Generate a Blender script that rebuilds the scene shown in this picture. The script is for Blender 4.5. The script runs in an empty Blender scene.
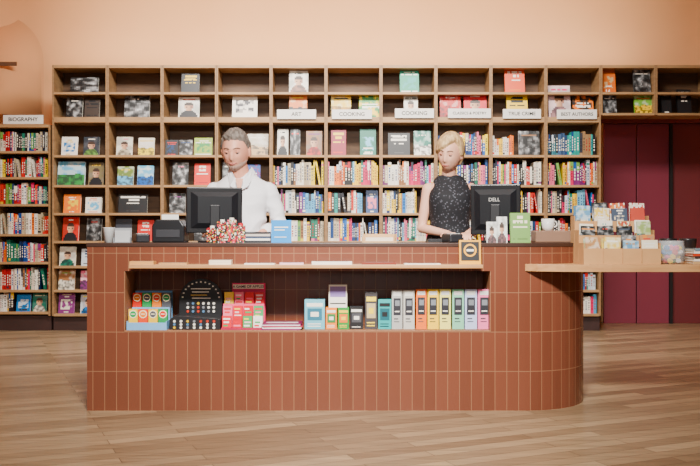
import bpy, bmesh, math, random
from mathutils import Vector, Matrix, noise
random.seed(11)
SC = bpy.context.scene
COL = SC.collection
F = 850.0
def X(px, d): return (px-350.0)/F*d
def Z(py, d): return 1.0-(py-233.0)/F*d
def lin(c):
    return tuple(((v/255.0)/12.92 if v/255.0 <= 0.04045 else ((v/255.0+0.055)/1.055)**2.4) for v in c[:3])+(1.0,)

# ------------------------------------------------------------ materials
def new_mat(name, rough=0.5, metal=0.0):
    m = bpy.data.materials.new(name); m.use_nodes = True
    nt = m.node_tree; b = nt.nodes['Principled BSDF']
    b.inputs['Roughness'].default_value = rough
    b.inputs['Metallic'].default_value = metal
    return m, nt, b
def vc_mat(name, rough=0.5, var=0.12, metal=0.0, nscale=14.0, sat=1.0):
    m, nt, b = new_mat(name, rough, metal)
    a = nt.nodes.new('ShaderNodeVertexColor'); a.layer_name = 'Col'
    n = nt.nodes.new('ShaderNodeTexNoise'); n.inputs['Scale'].default_value = nscale
    tc = nt.nodes.new('ShaderNodeTexCoord')
    nt.links.new(tc.outputs['Object'], n.inputs['Vector'])
    r = nt.nodes.new('ShaderNodeMapRange')
    r.inputs['To Min'].default_value = 1-var; r.inputs['To Max'].default_value = 1+var
    nt.links.new(n.outputs['Fac'], r.inputs['Value'])
    hs = nt.nodes.new('ShaderNodeHueSaturation'); hs.inputs['Saturation'].default_value = sat
    nt.links.new(a.outputs['Color'], hs.inputs['Color']); nt.links.new(r.outputs['Result'], hs.inputs['Value'])
    nt.links.new(hs.outputs['Color'], b.inputs['Base Color'])
    return m
def flat_mat(name, c, rough=0.5, c2=None, scale=8.0, metal=0.0, stretch=(1,1,1), bump=0.0):
    m, nt, b = new_mat(name, rough, metal)
    tc = nt.nodes.new('ShaderNodeTexCoord'); mp = nt.nodes.new('ShaderNodeMapping')
    mp.inputs['Scale'].default_value = stretch
    n = nt.nodes.new('ShaderNodeTexNoise'); n.inputs['Scale'].default_value = scale; n.inputs['Detail'].default_value = 4
    cr = nt.nodes.new('ShaderNodeValToRGB')
    cr.color_ramp.elements[0].position = 0.3; cr.color_ramp.elements[1].position = 0.7
    cr.color_ramp.elements[0].color = lin(c); cr.color_ramp.elements[1].color = lin(c2 or c)
    nt.links.new(tc.outputs['Object'], mp.inputs['Vector']); nt.links.new(mp.outputs['Vector'], n.inputs['Vector'])
    nt.links.new(n.outputs['Fac'], cr.inputs['Fac']); nt.links.new(cr.outputs['Color'], b.inputs['Base Color'])
    if bump:
        bp = nt.nodes.new('ShaderNodeBump'); bp.inputs['Strength'].default_value = bump
        nt.links.new(n.outputs['Fac'], bp.inputs['Height']); nt.links.new(bp.outputs['Normal'], b.inputs['Normal'])
    return m
M_PRINT = vc_mat('printed_paper', 0.45, 0.08, sat=1.15)
M_PLASTIC = vc_mat('painted_plastic', 0.35, 0.05)
M_SHELF = flat_mat('bookcase_wood', (128,96,62), 0.5, (156,120,80), 5.0, stretch=(2,2,9))
M_SHELFH = flat_mat('bookcase_wood_shelf', (152,116,76), 0.5, (176,138,94), 5.0, stretch=(1,6,6))
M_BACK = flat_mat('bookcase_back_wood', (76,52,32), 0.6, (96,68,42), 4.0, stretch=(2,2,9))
M_PLINTH = flat_mat('plinth_dark', (46,26,22), 0.6, (56,32,28))
M_OAK = flat_mat('oak_slab', (176,126,78), 0.45, (198,148,96), 6.0, stretch=(1,8,8))
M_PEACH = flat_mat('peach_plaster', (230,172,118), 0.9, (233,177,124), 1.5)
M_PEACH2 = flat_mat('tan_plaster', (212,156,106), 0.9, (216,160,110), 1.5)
M_PLUM = flat_mat('plum_panel', (130,52,68), 0.45, (138,57,73), 1.2)
M_PLUM2 = flat_mat('maroon_panel', (104,40,44), 0.5, (112,44,48), 1.2)
M_DARK = flat_mat('black_plastic', (16,16,18), 0.35, (20,20,22), 10)
M_INK = flat_mat('black_ink', (20,18,18), 0.6)
M_SLOT = flat_mat('bronze_slot', (100,70,48), 0.6)
M_WHITEINK = flat_mat('white_ink', (190,188,184), 0.6)
M_SIGN = flat_mat('sign_card', (222,218,210), 0.5, (228,224,216))
M_KRAFT = flat_mat('kraft_card', (188,138,86), 0.8, (202,152,98), 6)
M_LINING = flat_mat('recess_lining', (134,88,56), 0.6, (148,98,64), 6)
M_WTOP = flat_mat('counter_top', (58,38,30), 0.35, (66,44,36), 5)
M_SKIN = flat_mat('skin', (218,148,120), 0.5, (228,162,134), 9)
M_SKINW = flat_mat('skin_fair', (228,168,140), 0.5, (236,180,152), 9)
M_SHIRT = flat_mat('white_cotton', (232,230,234), 0.85, (240,238,240), 6, bump=0.1)
M_TROUS = flat_mat('dark_trousers', (30,32,42), 0.9)
M_HAIRG = flat_mat('grey_hair', (76,66,60), 0.7, (132,120,110), 60, stretch=(1,1,.4), bump=0.5)
M_BEARD = flat_mat('grey_beard', (184,146,128), 0.8, (202,168,150), 80, bump=0.2)
M_HAIRB = flat_mat('ash_blonde_hair', (160,122,80), 0.55, (228,194,140), 60, stretch=(1,1,.2), bump=0.25)
M_LIP = flat_mat('lips', (178,96,88), 0.5)
M_BROW = flat_mat('brow_hair', (100,76,62), 0.8)
M_EYE = flat_mat('eye_white', (226,218,212), 0.3)
M_IRIS = flat_mat('eye_iris', (40,34,34), 0.3)
M_LIDM = flat_mat('eyelid_skin', (202,134,108), 0.5)
M_GLASS = flat_mat('clear_plastic', (225,230,232), 0.08)
M_GLASS.node_tree.nodes['Principled BSDF'].inputs['Alpha'].default_value = 0.22

def tile_material():
    m, nt, b = new_mat('terracotta_tiles', 0.26)
    uv = nt.nodes.new('ShaderNodeUVMap'); uv.uv_map = 'UVMap'
    br = nt.nodes.new('ShaderNodeTexBrick'); br.offset = 0.0; br.squash = 1.0
    br.inputs['Scale'].default_value = 1.0
    br.inputs['Brick Width'].default_value = 0.0665
    br.inputs['Row Height'].default_value = 0.2215
    br.inputs['Mortar Size'].default_value = 0.0018
    br.inputs['Mortar Smooth'].default_value = 0.2
    br.inputs['Color1'].default_value = lin((108,60,42)); br.inputs['Color2'].default_value = lin((118,66,47))
    br.inputs['Mortar'].default_value = lin((150,106,76))
    nt.links.new(uv.outputs['UV'], br.inputs['Vector'])
    nt.links.new(br.outputs['Color'], b.inputs['Base Color'])
    bp = nt.nodes.new('ShaderNodeBump'); bp.invert = True; bp.inputs['Strength'].default_value = 0.2; bp.inputs['Distance'].default_value = 0.004
    nt.links.new(br.outputs['Fac'], bp.inputs['Height']); nt.links.new(bp.outputs['Normal'], b.inputs['Normal'])
    return m
M_TILE = tile_material()
def floor_material():
    m, nt, b = new_mat('oak_plank_floor', 0.30)
    tc = nt.nodes.new('ShaderNodeTexCoord'); mp = nt.nodes.new('ShaderNodeMapping')
    mp.inputs['Rotation'].default_value = (0,0,math.radians(-24))
    nt.links.new(tc.outputs['Object'], mp.inputs['Vector'])
    br = nt.nodes.new('ShaderNodeTexBrick'); br.offset = 0.37
    br.inputs['Scale'].default_value = 1.0
    br.inputs['Brick Width'].default_value = 0.95; br.inputs['Row Height'].default_value = 0.09
    br.inputs['Mortar Size'].default_value = 0.0018
    br.inputs['Color1'].default_value = lin((170,144,110)); br.inputs['Color2'].default_value = lin((124,101,75))
    br.inputs['Mortar'].default_value = lin((76,60,46))
    nt.links.new(mp.outputs['Vector'], br.inputs['Vector'])
    mp2 = nt.nodes.new('ShaderNodeMapping'); mp2.inputs['Rotation'].default_value = (0,0,math.radians(-24)); mp2.inputs['Scale'].default_value = (1.5,22,1)
    nt.links.new(tc.outputs['Object'], mp2.inputs['Vector'])
    n = nt.nodes.new('ShaderNodeTexNoise'); n.inputs['Scale'].default_value = 2.0; n.inputs['Detail'].default_value = 6
    nt.links.new(mp2.outputs['Vector'], n.inputs['Vector'])
    r = nt.nodes.new('ShaderNodeMapRange'); r.inputs['From Min'].default_value = 0.3; r.inputs['From Max'].default_value = 0.7
    r.inputs['To Min'].default_value = 0.68; r.inputs['To Max'].default_value = 1.14
    nt.links.new(n.outputs['Fac'], r.inputs['Value'])
    s = nt.nodes.new('ShaderNodeVectorMath'); s.operation = 'SCALE'
    nt.links.new(br.outputs['Color'], s.inputs[0]); nt.links.new(r.outputs['Result'], s.inputs['Scale'])
    nt.links.new(s.outputs['Vector'], b.inputs['Base Color'])
    return m
M_FLOOR = floor_material()
def dress_material():
    m, nt, b = new_mat('speckled_black_fabric', 0.8)
    tc = nt.nodes.new('ShaderNodeTexCoord')
    v = nt.nodes.new('ShaderNodeTexVoronoi'); v.inputs['Scale'].default_value = 60
    nt.links.new(tc.outputs['Object'], v.inputs['Vector'])
    cr = nt.nodes.new('ShaderNodeValToRGB')
    cr.color_ramp.elements[0].color = lin((96,98,108)); cr.color_ramp.elements[1].color = lin((18,18,24))
    cr.color_ramp.elements[0].position = 0.12; cr.color_ramp.elements[1].position = 0.34
    nt.links.new(v.outputs['Distance'], cr.inputs['Fac']); nt.links.new(cr.outputs['Color'], b.inputs['Base Color'])
    return m
M_DRESS = dress_material()

# ------------------------------------------------------------ builders
class MB:
    def __init__(s): s.v=[]; s.f=[]; s.c=[]; s.m=[]; s.sm=[]
    def add(s, vs, fs, col=(128,128,128), mi=0, smooth=False):
        o=len(s.v); s.v += [tuple(v) for v in vs]
        for f in fs:
            s.f.append(tuple(i+o for i in f)); s.c.append(col); s.m.append(mi); s.sm.append(smooth)
    def box(s, x0,x1,y0,y1,z0,z1, col=(128,128,128), mi=0):
        vs=[(x0,y0,z0),(x1,y0,z0),(x1,y1,z0),(x0,y1,z0),(x0,y0,z1),(x1,y0,z1),(x1,y1,z1),(x0,y1,z1)]
        s.add(vs,[(0,3,2,1),(4,5,6,7),(0,1,5,4),(1,2,6,5),(2,3,7,6),(3,0,4,7)],col,mi)
        return s
    def cyl(s, cx,cy,z0,z1,r0,r1=None,n=24,col=(128,128,128),mi=0,axis='z'):
        r1=r0 if r1 is None else r1
        vs=[];
        for k in range(n):
            a=2*math.pi*k/n
            vs.append((r0*math.cos(a),r0*math.sin(a),z0)); 
        for k in range(n):
            a=2*math.pi*k/n
            vs.append((r1*math.cos(a),r1*math.sin(a),z1))
        if axis=='z': vs=[(x+cx,y+cy,z) for x,y,z in vs]
        else: vs=[(x+cx,-z,y+cy) for x,y,z in vs]
        s.add(vs,[tuple(range(n))[::-1],tuple(range(n,2*n))],col,mi)
        s.add(vs,[(k,(k+1)%n,(k+1)%n+n,k+n) for k in range(n)],col,mi,True)
        return s
    def lathe(s, cx,cy,prof,n=28,col=(128,128,128),mi=0):
        vs=[]
        for r,z in prof:
            for k in range(n):
                a=2*math.pi*k/n; vs.append((cx+r*math.cos(a),cy+r*math.sin(a),z))
        fs=[]
        for j in range(len(prof)-1):
            for k in range(n):
                fs.append((j*n+k,j*n+(k+1)%n,(j+1)*n+(k+1)%n,(j+1)*n+k))
        s.add(vs,fs,col,mi,True); return s
    def prism(s, pts, y0, y1, col=(128,128,128), mi=0):
        n=len(pts)
        vs=[(x,y0,z) for x,z in pts]+[(x,y1,z) for x,z in pts]
        s.add(vs,[tuple(range(n)),tuple(range(n,2*n))[::-1]]+[(k,k+n,(k+1)%n+n,(k+1)%n) for k in range(n)],col,mi)
        return s
    def slab(s, pts, z0, z1, col=(128,128,128), mi=0):
        n=len(pts)
        vs=[(x,y,z0) for x,y in pts]+[(x,y,z1) for x,y in pts]
        s.add(vs,[tuple(range(n))[::-1],tuple(range(n,2*n))]+[(k,(k+1)%n,(k+1)%n+n,k+n) for k in range(n)],col,mi)
        return s
    def xform(s, M, i0=0):
        for i in range(i0,len(s.v)): s.v[i]=tuple(M@Vector(s.v[i]))
    def build(s, name, mats, parent=None, loc=None, rot=(0,0,0), bevel=0.0):
        me=bpy.data.meshes.new(name); me.from_pydata(s.v,[],s.f)
        ca=me.color_attributes.new('Col','FLOAT_COLOR','CORNER')
        buf=[]
        cache={}
        for p in me.polygons:
            c=s.c[p.index]
            if c not in cache: cache[c]=lin(c)
            for _ in p.loop_indices: buf.extend(cache[c])
        ca.data.foreach_set('color',buf)
        if not isinstance(mats,(list,tuple)): mats=[mats]
        for m in mats: me.materials.append(m)
        me.polygons.foreach_set('material_index',s.m)
        me.polygons.foreach_set('use_smooth',s.sm)
        me.update()
        ob=bpy.data.objects.new(name,me); COL.objects.link(ob)
        if loc is not None: ob.location=loc
        ob.rotation_euler=rot
        if parent is not None: ob.parent=parent
        if bevel>0:
            b=ob.modifiers.new('bevel','BEVEL'); b.width=bevel; b.segments=2; b.limit_method='ANGLE'
        return ob
def empty(name, loc, rot=(0,0,0)):
    e=bpy.data.objects.new(name,None); e.location=loc; e.rotation_euler=rot; e.empty_display_size=0.1
    COL.objects.link(e); return e
def top(o,label,cat,group=None,kind=None):
    o['label']=label; o['category']=cat
    if group: o['group']=group
    if kind: o['kind']=kind
    return o
def struct(o,label='room shell surface',cat='room'):
    o['kind']='structure'; o['label']=label; o['category']=cat; return o
def text(s, size, loc, mat, parent=None, rot=(math.pi/2,0,0), name='lettering', off=0.012):
    cu=bpy.data.curves.new('t','FONT'); cu.body=s; cu.size=size; cu.extrude=0.0006
    cu.align_x='CENTER'; cu.align_y='CENTER'; cu.offset=size*off
    t=bpy.data.objects.new('t',cu); COL.objects.link(t)
    dg=bpy.context.evaluated_depsgraph_get(); dg.update()
    me=bpy.data.meshes.new_from_object(t.evaluated_get(dg))
    bpy.data.objects.remove(t)
    me.materials.clear(); me.materials.append(mat)
    o=bpy.data.objects.new(name,me); COL.objects.link(o); o.location=loc; o.rotation_euler=rot
    if parent: o.parent=parent
    return o

# ------------------------------------------------------------ room
DB=8.67; DW=9.55
def plain(name,x0,x1,y0,y1,z0,z1,mat,label,cat):
    return struct(MB().box(x0,x1,y0,y1,z0,z1).build(name,mat),label,cat)
plain('floor',-4.6,4.6,-1.0,DW+0.15,-0.1,0,M_FLOOR,'pale oak plank floor','floor')
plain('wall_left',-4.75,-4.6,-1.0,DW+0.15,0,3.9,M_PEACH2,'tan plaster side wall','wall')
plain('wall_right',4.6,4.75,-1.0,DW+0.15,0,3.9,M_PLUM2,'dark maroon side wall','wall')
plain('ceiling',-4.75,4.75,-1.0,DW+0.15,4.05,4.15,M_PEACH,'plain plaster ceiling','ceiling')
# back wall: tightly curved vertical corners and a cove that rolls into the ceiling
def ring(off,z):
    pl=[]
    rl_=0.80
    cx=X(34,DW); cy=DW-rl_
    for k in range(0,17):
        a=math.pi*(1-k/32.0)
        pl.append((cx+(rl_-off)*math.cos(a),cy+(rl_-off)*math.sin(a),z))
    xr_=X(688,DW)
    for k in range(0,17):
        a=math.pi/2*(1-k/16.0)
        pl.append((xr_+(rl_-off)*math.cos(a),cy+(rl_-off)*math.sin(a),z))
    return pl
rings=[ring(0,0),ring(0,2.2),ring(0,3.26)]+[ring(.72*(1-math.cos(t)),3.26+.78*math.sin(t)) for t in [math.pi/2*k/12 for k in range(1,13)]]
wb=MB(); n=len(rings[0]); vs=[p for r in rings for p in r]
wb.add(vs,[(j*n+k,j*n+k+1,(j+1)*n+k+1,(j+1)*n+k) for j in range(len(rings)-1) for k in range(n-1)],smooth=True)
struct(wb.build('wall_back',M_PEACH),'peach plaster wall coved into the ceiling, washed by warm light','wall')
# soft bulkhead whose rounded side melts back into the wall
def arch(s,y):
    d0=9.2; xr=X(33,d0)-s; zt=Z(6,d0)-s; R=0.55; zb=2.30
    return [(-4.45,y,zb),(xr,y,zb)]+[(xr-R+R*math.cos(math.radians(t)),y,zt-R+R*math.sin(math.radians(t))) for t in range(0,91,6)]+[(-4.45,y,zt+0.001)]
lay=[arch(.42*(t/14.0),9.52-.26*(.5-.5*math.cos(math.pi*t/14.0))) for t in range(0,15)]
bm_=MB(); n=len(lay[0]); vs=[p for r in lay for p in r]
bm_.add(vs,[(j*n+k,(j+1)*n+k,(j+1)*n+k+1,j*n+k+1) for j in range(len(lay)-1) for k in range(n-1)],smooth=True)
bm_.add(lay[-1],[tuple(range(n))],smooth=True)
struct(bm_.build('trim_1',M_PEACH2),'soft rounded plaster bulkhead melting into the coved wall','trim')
plain('trim_2',-4.4,X(17,9.25),9.238,9.25,Z(66,9.25),Z(62,9.25),M_SLOT,'slim dark linear air slot in the bulkhead','trim')
dd=9.40
def door(name,a,b,mat):
    return struct(MB().box(X(a,dd),X(b,dd),dd,dd+.04,0.0,Z(124,dd)).build(name,mat,bevel=0.004),'tall smooth plum coloured door panel','door')
door('door_1',604,636,M_PLUM); door('door_2',637.2,669,M_PLUM); door('door_3',672,740,M_PLUM2)
plain('trim_4',X(669.2,dd),X(671.8,dd),dd-0.03,dd+.05,0,Z(124,dd),M_INK,'dark vertical jamb between the door panels','trim')
plain('trim_5',X(600,dd),X(760,dd),dd-0.02,dd+.05,Z(123.5,dd),Z(110,dd)+0.12,M_PLUM2,'maroon panel above the doors','trim')

# ------------------------------------------------------------ bookcases
def zz(y): return Z(y,DB)
BK=DB+0.30
main_y=[155,185,213,241,266,290,314]
def bookcase(pa,pb,ytop,shelves,ybot,label,plinth=True,thick=()):
    x0=X(pa,DB); x1=X(pb,DB); t=0.0165
    e=empty('bookcase',((x0+x1)/2,DB,0 if plinth else zz(ybot)))
    inv=Vector(e.location)
    def part(name,b,mat):
        b.xform(Matrix.Translation(-inv)); return b.build(name,mat,parent=e,bevel=0.0015)
    zb=zz(ybot)
    part('side_panel',MB().box(x0+0.0008,x0+t,DB,BK,zb,zz(ytop)),M_SHELF)
    part('side_panel',MB().box(x1-t,x1-0.0008,DB,BK,zb,zz(ytop)),M_SHELF)
    part('back_panel',MB().box(x0+t+0.0005,x1-t-0.0005,BK-0.012,BK,zb,zz(ytop)),M_BACK)
    part('top_board',MB().box(x0+t,x1-t,DB+0.001,BK-0.0125,zz(ytop)-0.03,zz(ytop)),M_SHELFH)
    for y in shelves:
        th=0.055 if y in thick else 0.024
        part('shelf',MB().box(x0+t,x1-t,DB+0.003,BK-0.0125,zz(y)-th,zz(y)),M_SHELFH)
    if plinth:
        part('plinth',MB().box(x0+0.001,x1-0.001,DB+0.04,BK,0,zb-0.0005),M_PLINTH)
    return top(e,label,'bookcase','bookcases along the back wall')
bays=[52,107,162,216.5,271,326,381,436,491,546,601]
for a,b in zip(bays[:-1],bays[1:]):
    bookcase(a,b,65,[92,117]+main_y,316,'tall walnut bookcase bay filled with books',thick=(117,))
for a,b in ((601,656),(656,711)):
    bookcase(a,b,65,[92,113],115,'high walnut wall shelf unit above plum doors',plinth=False)
left_y=[151,177,204,234,262,290,312]
bookcase(-4,50,124.5,left_y,316,'lower walnut bookcase bay beside the tall ones')

def sign(a,b,y0,y1,s,dist=DB-0.02,size=0.055):
    x0=X(a,dist);x1=X(b,dist);z0=Z(y1,dist);z1=Z(y0,dist)
    o=MB().box((x0-x1)/2,(x1-x0)/2,0,0.012,0,z1-z0).build('shelf_sign',M_SIGN,loc=((x0+x1)/2,dist,z0),bevel=0.002)
    text(s,size,(0,-0.001,(z1-z0)/2),M_INK,o)
    top(o,'white section sign with dark capitals reading '+s.lower(),'sign','section signs on the bookcases')
sign(277,316,109.5,119,'ART'); sign(332,372,109.5,119,'COOKING'); sign(395,434,108.5,118,'COOKING')
sign(448,491,108.5,118,'CLASSICS & POETRY',size=0.038); sign(503,541,109,118.5,'TRUE CRIME',size=0.05); sign(557,597,109.5,119,'BEST AUTHORS',size=0.047)
sign(3,43,115,124,'BIOGRAPHY',dist=DB+0.02)

# ------------------------------------------------------------ books
PAL=[(236,230,216),(232,226,210),(224,216,198),(240,234,224),(24,24,28),(30,30,36),(46,48,56),(200,40,36),(214,52,40),(232,190,50),(240,214,90),
     (40,80,150),(60,120,180),(130,184,208),(36,110,90),(110,150,80),(232,120,50),(214,70,110),(226,130,150),(120,60,110),(190,176,150),(150,110,80),(20,50,90),(200,208,214),(170,30,40),(26,60,110),(30,34,50)]
def spine(mb,w,h,dp,col,c2,st,seed):
    rr=random.Random(seed)
    t=0.002
    cuts={0:[0,1],1:[0,.80,.88,1],2:[0,.06,.16,1],3:[0,.12,1],4:[0,1],5:[0,.62,1]}[st]
    for k in range(len(cuts)-1):
        mb.box(-w/2,w/2,0,t,cuts[k]*h,cuts[k+1]*h,c2 if k%2 else col)
    dark=sum(col)<330
    ink=(236,230,214) if dark else rr.choice([(30,30,34),(30,30,34),(150,40,40),(40,60,110)])
    z=.22*h; 
    while z<.76*h:
        l=rr.uniform(.03,.10)*h
        mb.add([(-w*.2,-.0004,z),(w*.2,-.0004,z),(w*.2,-.0004,z+l),(-w*.2,-.0004,z+l)],[(0,1,2,3)],ink)
        z+=l+rr.uniform(.02,.08)*h
    mb.box(-w/2,-w/2+t,t,dp,0,h,col); mb.box(w/2-t,w/2,t,dp,0,h,col)
    mb.box(-w/2+t,w/2-t,t,dp-0.004,0.003,h-0.004,(235,228,210))
def mixc(a,b,t): return tuple(int((a[i]*(1-t)+b[i]*t)/6)*6 for i in range(3))
def cover_fn(style,c1,c2,c3,seed):
    rr=random.Random(seed)
    ox,oy=rr.uniform(0,50),rr.uniform(0,50)
    rows_=[rr.uniform(.35,.95) for _ in range(40)]
    def nz(u,v,s=3.0): return noise.noise(Vector((u*s+ox,v*s*1.3+oy,seed*.37)))
    tb=rr.choice([.78,.70,.12])
    def title(u,v,lo,hi,n):
        if lo<v<hi and .1<u<.9:
            k=int((v-lo)/(hi-lo)*n*2)
            return k%2==0 and abs(u-.5)<rows_[k]*.45 and nz(u*6,v,5)>-.35
        return False
    def fn(u,v):
        if style==0:
            if title(u,v,tb,tb+.16,1.5): return c2
            if .18<v<.68 and abs(u-.5)<.36:
                q=nz(u,v,5); return c3 if q>.05 else mixc(c3,c1,.6) if q>-.15 else c1
            if title(u,v,.05,.12,.5): return c2
            return c1
        if style==1:
            q=.42+.9*nz(u,v,4)+.35*nz(u,v,11)-.15*abs(u-.5)
            g_=max(18,min(215,int(q*200))); g_=g_//12*12
            if title(u,v,.80,.92,1): return c2
            return (g_,g_,g_)
        if style==2:
            if title(u,v,.48,.9,2.5): return c2
            if title(u,v,.08,.2,1): return c3
            return c1
        if style==3:
            hz=.45+.12*nz(u,.3,3)
            if title(u,v,.8,.92,1): return c2
            if v>hz: return mixc(c1,(236,232,226),max(0,min(.6,(nz(u,v,4)+.1)*1.6)))
            return mixc(c3,(40,40,40),max(0,min(.6,(nz(u,v,7)+.1)*1.6)))
        if style==4:
            q=nz(u,v,6); 
            if title(u,v,.42,.6,1.5): return (240,236,226)
            return c1 if q>.12 else c2 if q<-.15 else c3
        fx=(u-.5)/.2; fz=(v-.52)/.18
        if title(u,v,.83,.95,1): return c2
        if fx*fx+fz*fz<1:
            if v>.60 or (abs(fz+.1)<.14 and abs(abs(fx)-.4)<.2): return (60,44,36)
            return mixc((220,176,148),(120,84,66),max(0,min(1,.2+fx*.4)))
        if fx*fx*.7+(fz-.25)**2*.8<1: return (60,44,36)
        if ((u-.5)/.42)**2+((v-.02)/.34)**2<1: return mixc(c3,(20,20,24),max(0,min(.5,.3+nz(u,v,6))))
        return mixc(c1,(120,120,120),max(0,min(.4,.1+nz(u,v,3))))
    return fn
def faceout(mb,w,h,t,fn,nx=14,nz=20):
    mb.box(-w/2,w/2,t-0.002,t,0,h,fn(.02,.99)); mb.box(-w/2,-w/2+0.002,0,t-0.002,0,h,fn(.02,.99))
    mb.box(-w/2+0.002,w/2-0.003,0.002,t-0.002,0.003,h-0.003,(235,228,210))
    for i in range(nx):
        for j in range(nz):
            a=-w/2+w*i/nx; b=-w/2+w*(i+1)/nx; c=h*j/nz; e=h*(j+1)/nz
            mb.add([(a,0,c),(b,0,c),(b,0,e),(a,0,e)],[(0,1,2,3)],fn((i+.5)/nx,(j+.5)/nz))
BOOKS=[]
def cname(c):
    r,g,b=c; mx=max(c); mn=min(c)
    if mx<70: return 'black'
    if mn>170: return 'white'
    if mx-mn<30: return 'grey'
    if r==mx: 
        if g>0.75*r: return 'yellow'
        if b>0.6*r: return 'pink'
        if g>0.45*r: return 'orange'
        return 'red'
    if g==mx: return 'green'
    if r>0.75*b: return 'purple'
    return 'blue'
def add_spine(x,y,z,w,h,col,c2,st,group,lean=0.0):
    sd=random.randint(0,9999)
    BOOKS.append((w*h,lambda mb:spine(mb,w,h,0.16,col,c2,st,sd),(x,y,z),(0,lean,0),('leaning' if lean else 'upright')+' %s book with its spine showing'%cname(col),group))
def add_face(x,y,z,w,h,t,style,c1,c2,c3,group,tilt=-0.16):
    fn=cover_fn(style,c1,c2,c3,random.randint(0,9999))
    lab='face-out book with a %s and %s cover leaning on the shelf'%(cname(c1),cname(c3))
    BOOKS.append((10+w*h,lambda mb:faceout(mb,w,h,t,fn),(x,y,z),(tilt,0,0),lab,group))
GB='books on the back wall shelves'
def row(pa,pb,ybase,hmin,hmax,pal=PAL,fill=1.0,d=DB+0.05,wmin=0.011,wmax=0.034):
    x=X(pa,DB)+0.02; xe=X(pb,DB)-0.02; z=zz(ybase); end=x+(xe-x)*fill
    runh=random.uniform(hmin,hmax); col=random.choice(pal); runw=random.uniform(wmin,wmax)
    while True:
        if random.random()<.6: runw=wmin+(wmax-wmin)*random.random()**1.4
        w=runw
        if x+w>end: break
        if random.random()<0.55: runh=random.uniform(hmin,hmax)
        if random.random()<0.6: col=random.choice(pal if random.random()<.65 else PAL)
        j=random.randint(-24,8); cc=tuple(max(8,min(248,v+j)) for v in col)
        c2=random.choice(PAL)
        if random.random()<.04 and x+w+runh*.2<end:
            ang=.17; hh=min(runh,hmax-.01)
            xb=x+hh*math.sin(ang)+w*math.cos(ang)/2
            add_spine(xb,d+.004,z+w/2*math.sin(ang)+.0005,w-.001,hh,cc,c2,0,GB,-ang)
            x=xb+w*math.cos(ang)/2+.006; continue
        add_spine(x+w/2,d+random.uniform(0,0.014),z,w-0.001,runh,cc,c2,random.choice([0,0,1,2,3,4,4,5]),GB)
        x+=w
def fo(pa,pb,y0,ybase,style=None,c1=None,c2=None,c3=None,shelf=None,dy=0.06):
    z=zz(shelf if shelf else ybase)
    d=DB+dy; w=(pb-pa)/F*d; h=(ybase-y0)/F*d
    x=X((pa+pb)/2,d)
    c1=c1 or random.choice(PAL); c2=c2 or random.choice(PAL); c3=c3 or random.choice(PAL)
    add_face(x,d,z,w,h/math.cos(0.16),random.uniform(0.014,0.03),random.randint(0,5) if style is None else style,c1,c2,c3,GB)
BL=(24,24,26);WH=(236,230,218);YE=(240,200,60);RE=(206,44,36);OR=(232,120,48);GR=(70,140,80);TE=(70,160,150);PI=(226,90,130);BU=(50,100,170);SK=(120,180,215);TA=(200,170,130)
for a,b,y0,st,c1,c2,c3 in [(70,98,76,1,BL,BL,WH),(181,199,72,2,BL,YE,BL),(289,308,69,5,WH,BL,(150,110,90)),(400,419,69,0,(60,150,120),WH,TE),(505,525,67,2,(226,84,40),WH,OR),
    (602,616,67,0,(210,110,60),WH,TA),(634,651,68,1,BL,WH,(70,60,60))]:
    fo(a,b,y0,92,st,c1,c2,c3,shelf=92)
for a,b,y0,st,c1,c2,c3 in [(66,82,96,1,(50,40,36),WH,BL),(84,99,97,2,(60,50,44),BL,BL),(124,149,94,1,BL,WH,BL),(178,199,96,5,WH,RE,BL),(232,257,91,0,WH,WH,(60,56,60)),(289,307,92,3,OR,YE,BL),
    (331,351,93,3,(240,196,60),BL,(200,150,60)),(359,381,93,4,GR,YE,(160,180,70)),(404,418,94,5,WH,BL,BL),(440,461,92,3,RE,WH,(190,60,60)),(464,487,92,5,(220,60,70),WH,(240,170,170)),(507,528,93,2,YE,BL,BL),
    (549,571,84,5,(240,214,214),PI,(160,120,120)),(573,594,91,4,BL,OR,(90,60,40))]:
    fo(a,b,y0,117,st,c1,c2,c3,shelf=117)
for a,b,y0,st,c1,c2,c3 in [(603,617,94,1,BL,WH,BL),(635,653,94,3,(120,170,80),OR,YE),(662,672,90,0,BL,WH,BL),(678,692,88,2,BL,WH,BL)]:
    fo(a,b,y0,113,st,c1,c2,c3,shelf=113)
for r,(ytop,yb) in enumerate([(136,155),(162,185),(193,213),(219,241),(247,266),(270,290),(294,314)]):
    for bi,(a,b) in enumerate([(52,107),(107,162),(162,216),(216,270)]):
        if r>=4 and bi>0: continue
        if r==0 and bi==2:
            fo(a+3,a+16,139,yb,0); fo(a+17,a+30,139,yb,1); fo(a+32,a+50,137,yb,0,(150,170,80),WH,GR); continue
        if r==0 and bi==3:
            fo(223,238,136,yb,2); fo(247,268,133,yb,3,(200,190,170),WH,TA); continue
        if r==1 and bi==0:
            fo(57,84,161,yb,3,SK,WH,GR); fo(88,103,162,yb,5,(120,110,80),YE,BL); continue
        if r==1 and bi==1:
            fo(117,133,166,yb,3,(110,130,70),YE,SK); fo(137,153,165,yb,3,SK,WH,BU); continue
        if r==2 and bi==1:
            fo(118,147,194,yb,2,BL,WH,(50,50,50)); continue
        if r==2 and bi==0:
            fo(63,80,194,yb,0,OR,WH,YE); fo(85,101,197,yb,0,WH,OR,SK); continue
        if r==3 and bi==0:
            fo(62,78,217,yb,5,RE,WH,BL); fo(86,101,218,yb,1); continue
        j=random.randint(-2,2)
        fo(a+8+j,a+24+j,ytop,yb); fo(a+30+j,a+46+j,ytop+random.randint(0,2),yb)
for i,yb in enumerate(left_y):
    row(-4,50,yb,0.17,0.225,[PAL[k] for k in (0,1,3,4,5,7,8,11,14,20,22,2,24)],fill=1.0 if i<6 else 0.3)
fo(16,30,295,312,0); fo(32,46,294,312,5)
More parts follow.
